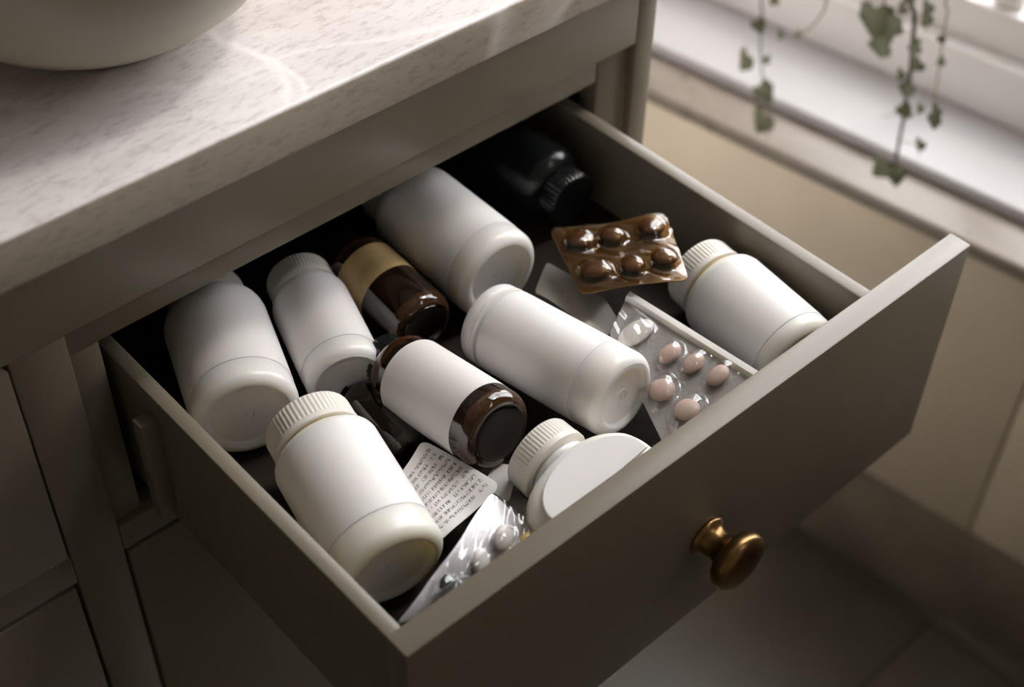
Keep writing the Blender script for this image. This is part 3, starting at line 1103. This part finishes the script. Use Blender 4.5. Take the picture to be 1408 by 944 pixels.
# clear blister in the front left corner
sh = Sheet((0.0100, 0.0187, -0.0045), (0.0615, 0.0222, -0.0380), (0.1091, 0.0240, -0.0340), (0.1003, 0.0573, -0.0200), rc=0.003, bow_v=0.0035)
c0 = sh.at(0.5, 0.5)
t = thing('blister_pack', 'clear crumpled blister pack with one dark green capsule in the front left corner', 'blister pack', c0, 'blister packs in the drawer')
inv = Matrix.Translation(-c0)
# v runs along the long left edge from the corner to the back, u towards the front panel
under(sh.mesh('foil', M['foil_light'], None, 20, 26, lambda u, v: 0.0008 * math.sin(14 * v + 6 * u), off=-0.0012, thick=0.0005), t, inv)
bub = [(0.31, 0.20, 0.0088, 0.0100, 0.0095, 2.0), (0.42, 0.47, 0.0062, 0.0085, 0.0058, 2.2), (0.46, 0.72, 0.0062, 0.0090, 0.0065, 2.2),
       (0.80, 0.55, 0.0060, 0.0080, 0.0055, 2.0), (0.80, 0.80, 0.0060, 0.0080, 0.0055, 2.0)]
dm = sh.dome(bub)
wob = [(rn_.uniform(12, 46), rn_.uniform(12, 46), rn_.uniform(0, 6)) for _ in range(7)]
under(sh.mesh('clear_film', M['film'], None, 76, 84, lambda u, v: 0.0012 + dm(u, v) + 0.00042 * sum(math.sin(a * u + b * v + c) for a, b, c in wob)), t, inv)
for k, (cu, cv, ru, rv, h, pw) in enumerate(bub):
    m_ = (M['pill_dark'], M['pill_white'], M['pill_white'], M['pill_yellow'], M['pill_yellow'])[k]
    o = under(sh.pill('capsule', m_, None, cu, cv, ru * 0.8, rv * 0.8, h * 0.8), t, inv)
    if k == 0:
        o['label'] = 'dark green glossy capsule'


# white paper corner behind the oblong bottle's cap
sh = Sheet((0.1089, 0.0746, -0.0380), (0.1125, 0.0573, -0.0380), (0.1311, 0.0712, -0.0360), (0.1239, 0.0802, -0.0360), rc=0.002)
o = sh.mesh('paper_slip', M['paper'], None, 8, 8, thick=0.0006)
tag(o, 'small plain white paper corner behind the cap of the oblong bottle', 'paper')
# dark grey-green foil strip lying below the cap of the oblong bottle
sh = Sheet((0.1137, 0.0744, -0.0440), (0.1140, 0.0345, -0.0460), (0.1268, 0.0395, -0.0460), (0.1231, 0.0688, -0.0440), rc=0.002)
o = sh.mesh('foil_strip', M['foil_dull'], None, 10, 8, thick=0.0006)
tag(o, 'narrow grey green foil strip below the cap of the oblong bottle', 'foil strip')

# ------------------------------------------------------------------ hanging ivy
LEAF = [(0, 0), (0.20, -0.12), (0.44, -0.04), (0.46, 0.16), (0.52, 0.34), (0.38, 0.52), (0.20, 0.78), (0, 1.0),
        (-0.20, 0.78), (-0.38, 0.52), (-0.52, 0.34), (-0.46, 0.16), (-0.44, -0.04), (-0.20, -0.12)]


def leaf(parent, pos, size, tipdir, face, fold=0.25):
    tip = Vector(tipdir).normalized()
    nrm = Vector(face)
    nrm = (nrm - tip * nrm.dot(tip)).normalized()
    sx = tip.cross(nrm)
    bm = bmesh.new()
    def P3(x, y, k=0.0):
        return Vector(pos) + sx * x * size + tip * y * size + nrm * ((-abs(x) * fold - 0.12 * y * y + k) * size)
    for side in (0.0, -0.03):
        rim = [bm.verts.new(P3(x, y, side)) for x, y in LEAF]
        mid = [bm.verts.new(P3(0, y, 0.05 + side)) for y in (0.2, 0.5)]
        k = len(rim)
        fs = []
        for i in range(k):
            j = (i + 1) % k
            y = (LEAF[i][1] + LEAF[j][1]) / 2
            fs.append((rim[i], rim[j], mid[0] if y < 0.36 else mid[1]))
        fs.append((rim[4], mid[1], mid[0]))
        fs.append((rim[10], mid[0], mid[1]))
        for f in fs:
            try:
                bm.faces.new(f if side == 0.0 else f[::-1])
            except ValueError:
                pass
    o = link('leaf', bm, M['leaf'], parent, True, 60)
    return o


TOP = 0.62


def ivy(label, stems, leaves):
    t = thing('trailing_ivy', label, 'plant', wl(stems[0][2][0][0], stems[0][2][0][1], TOP), 'ivy trailing in front of the window')
    inv = Matrix.Translation(-t.location)
    for (m, rad, pts) in stems:
        bm = bmesh.new()
        q = [wl(*p) for p in pts]
        tube(bm, q, rad, rad * 0.55)
        under(link('stem', bm, M[m], None), t, inv)
    for (X, Y, Z, s, ang, f) in leaves:
        tip = WD * math.sin(ang) + Vector((0, 0, -math.cos(ang)))
        face = -WN * 1.0 + Vector((0, 0, 0.55)) + WD * f
        under(leaf(None, wl(X, Y, Z), s, tip, face), t, inv)
    return t


ivy('left ivy strand with three large dark leaves and a thin tan runner, before the sill',
    [('stem', 0.0011, [(-0.025, 0.3125, 0.62), (-0.025, 0.2985, 0.153), (-0.025, 0.2925, -0.097), (-0.025, 0.2878, -0.1381), (-0.025, 0.2846, -0.1665), (-0.025, 0.2802, -0.1875), (-0.025, 0.275, -0.2047), (-0.025, 0.2669, -0.2288), (-0.025, 0.2609, -0.2588)]), ('stem_pale', 0.0012, [(-0.029, 0.2493, 0.62), (-0.029, 0.2353, 0.1792), (-0.029, 0.2293, -0.0708), (-0.029, 0.2274, -0.1009), (-0.029, 0.2324, -0.1191), (-0.029, 0.2412, -0.1335), (-0.029, 0.2471, -0.1412)])],
    [(-0.028, 0.291, -0.1439, 0.014, -0.6, -0.3), (-0.028, 0.2957, -0.1813, 0.022, 0.3, 0.3), (-0.028, 0.2774, -0.2066, 0.02, -0.9, -0.2), (-0.028, 0.2705, -0.2011, 0.013, 0.4, 0.3), (-0.028, 0.2681, -0.2335, 0.027, 0.25, 0.1), (-0.028, 0.266, -0.1437, 0.011, 0.2, 0.5), (-0.028, 0.2764, -0.1147, 0.012, 0.5, 0), (-0.028, 0.2724, -0.1765, 0.009, 1.2, 0.3), (-0.028, 0.2468, -0.1386, 0.007, 1.0, 0.2)])
ivy('right ivy cluster with a thick dark stem and many small leaves hanging before the sill',
    [('stem', 0.0024, [(-0.025, 0.178, 0.62), (-0.025, 0.164, 0.205), (-0.025, 0.158, -0.045), (-0.025, 0.1504, -0.0814), (-0.025, 0.1461, -0.107), (-0.025, 0.1425, -0.1301), (-0.025, 0.1401, -0.1543), (-0.025, 0.1378, -0.1755), (-0.025, 0.1365, -0.2015), (-0.025, 0.1335, -0.2355)]), ('stem_pale', 0.0011, [(-0.019000000000000003, 0.1523, 0.62), (-0.019000000000000003, 0.1383, 0.2124), (-0.019000000000000003, 0.1323, -0.0376), (-0.019000000000000003, 0.1268, -0.0711), (-0.019000000000000003, 0.1246, -0.0972), (-0.019000000000000003, 0.1211, -0.1235), (-0.019000000000000003, 0.1184, -0.1473), (-0.019000000000000003, 0.1144, -0.1712)]), ('stem', 0.0006, [(-0.022000000000000002, 0.168, 0.62), (-0.022000000000000002, 0.154, 0.2076), (-0.022000000000000002, 0.148, -0.0424), (-0.022000000000000002, 0.1402, -0.0786), (-0.022000000000000002, 0.1393, -0.0952)]), ('stem', 0.001, [(-0.025, 0.2008, 0.62), (-0.025, 0.1868, 0.1962), (-0.025, 0.1808, -0.0538), (-0.025, 0.1782, -0.0827), (-0.025, 0.1798, -0.0936)]), ('stem_pale', 0.0006, [(-0.023, 0.1356, -0.1777), (-0.023, 0.1308, -0.1717), (-0.023, 0.1258, -0.1611)]), ('stem_pale', 0.0006, [(-0.023, 0.1378, -0.2009), (-0.023, 0.1241, -0.1988), (-0.023, 0.1182, -0.1944), (-0.023, 0.1162, -0.2081)]), ('stem_pale', 0.0006, [(-0.023, 0.1399, -0.1626), (-0.023, 0.1436, -0.1703), (-0.023, 0.1497, -0.1807), (-0.023, 0.1596, -0.1869)])],
    [(-0.028, 0.184, -0.0885, 0.034, -0.2, 0.1), (-0.028, 0.1689, -0.0891, 0.024, 0.0, 0.4), (-0.028, 0.1649, -0.115, 0.022, 1.25, 0.0), (-0.028, 0.1589, -0.0945, 0.014, 1.0, 0.0), (-0.028, 0.16, -0.076, 0.011, 0.4, 0.1), (-0.028, 0.1401, -0.0659, 0.013, 0.2, 0.2), (-0.028, 0.1384, -0.0752, 0.014, 0.3, 0.2), (-0.028, 0.139, -0.1046, 0.013, 1.0, 0.0), (-0.028, 0.1348, -0.1188, 0.014, 0.6, -0.4), (-0.028, 0.1483, -0.1333, 0.011, 0.2, 0.2), (-0.028, 0.1381, -0.1416, 0.016, 0.5, 0.4), (-0.028, 0.1455, -0.145, 0.009, -1, 0), (-0.028, 0.142, -0.1654, 0.014, -1.0, 0.2), (-0.028, 0.1164, -0.1079, 0.009, 0.7, 0.2), (-0.028, 0.1238, -0.0892, 0.008, -0.5, 0.1), (-0.028, 0.1098, -0.1517, 0.012, 0.4, 0.1), (-0.028, 0.112, -0.1616, 0.014, -0.2, 0.2), (-0.028, 0.1248, -0.1566, 0.01, 0.2, 0.4), (-0.028, 0.1167, -0.1894, 0.012, 0.1, 0.2), (-0.028, 0.1444, -0.2282, 0.02, 0.5, 0.2), (-0.028, 0.1337, -0.2275, 0.02, -0.3, 0), (-0.028, 0.127, -0.2225, 0.01, 0.6, 0.2), (-0.028, 0.1566, -0.0653, 0.012, 0.5, 0)])

print('objects', len(bpy.data.objects))
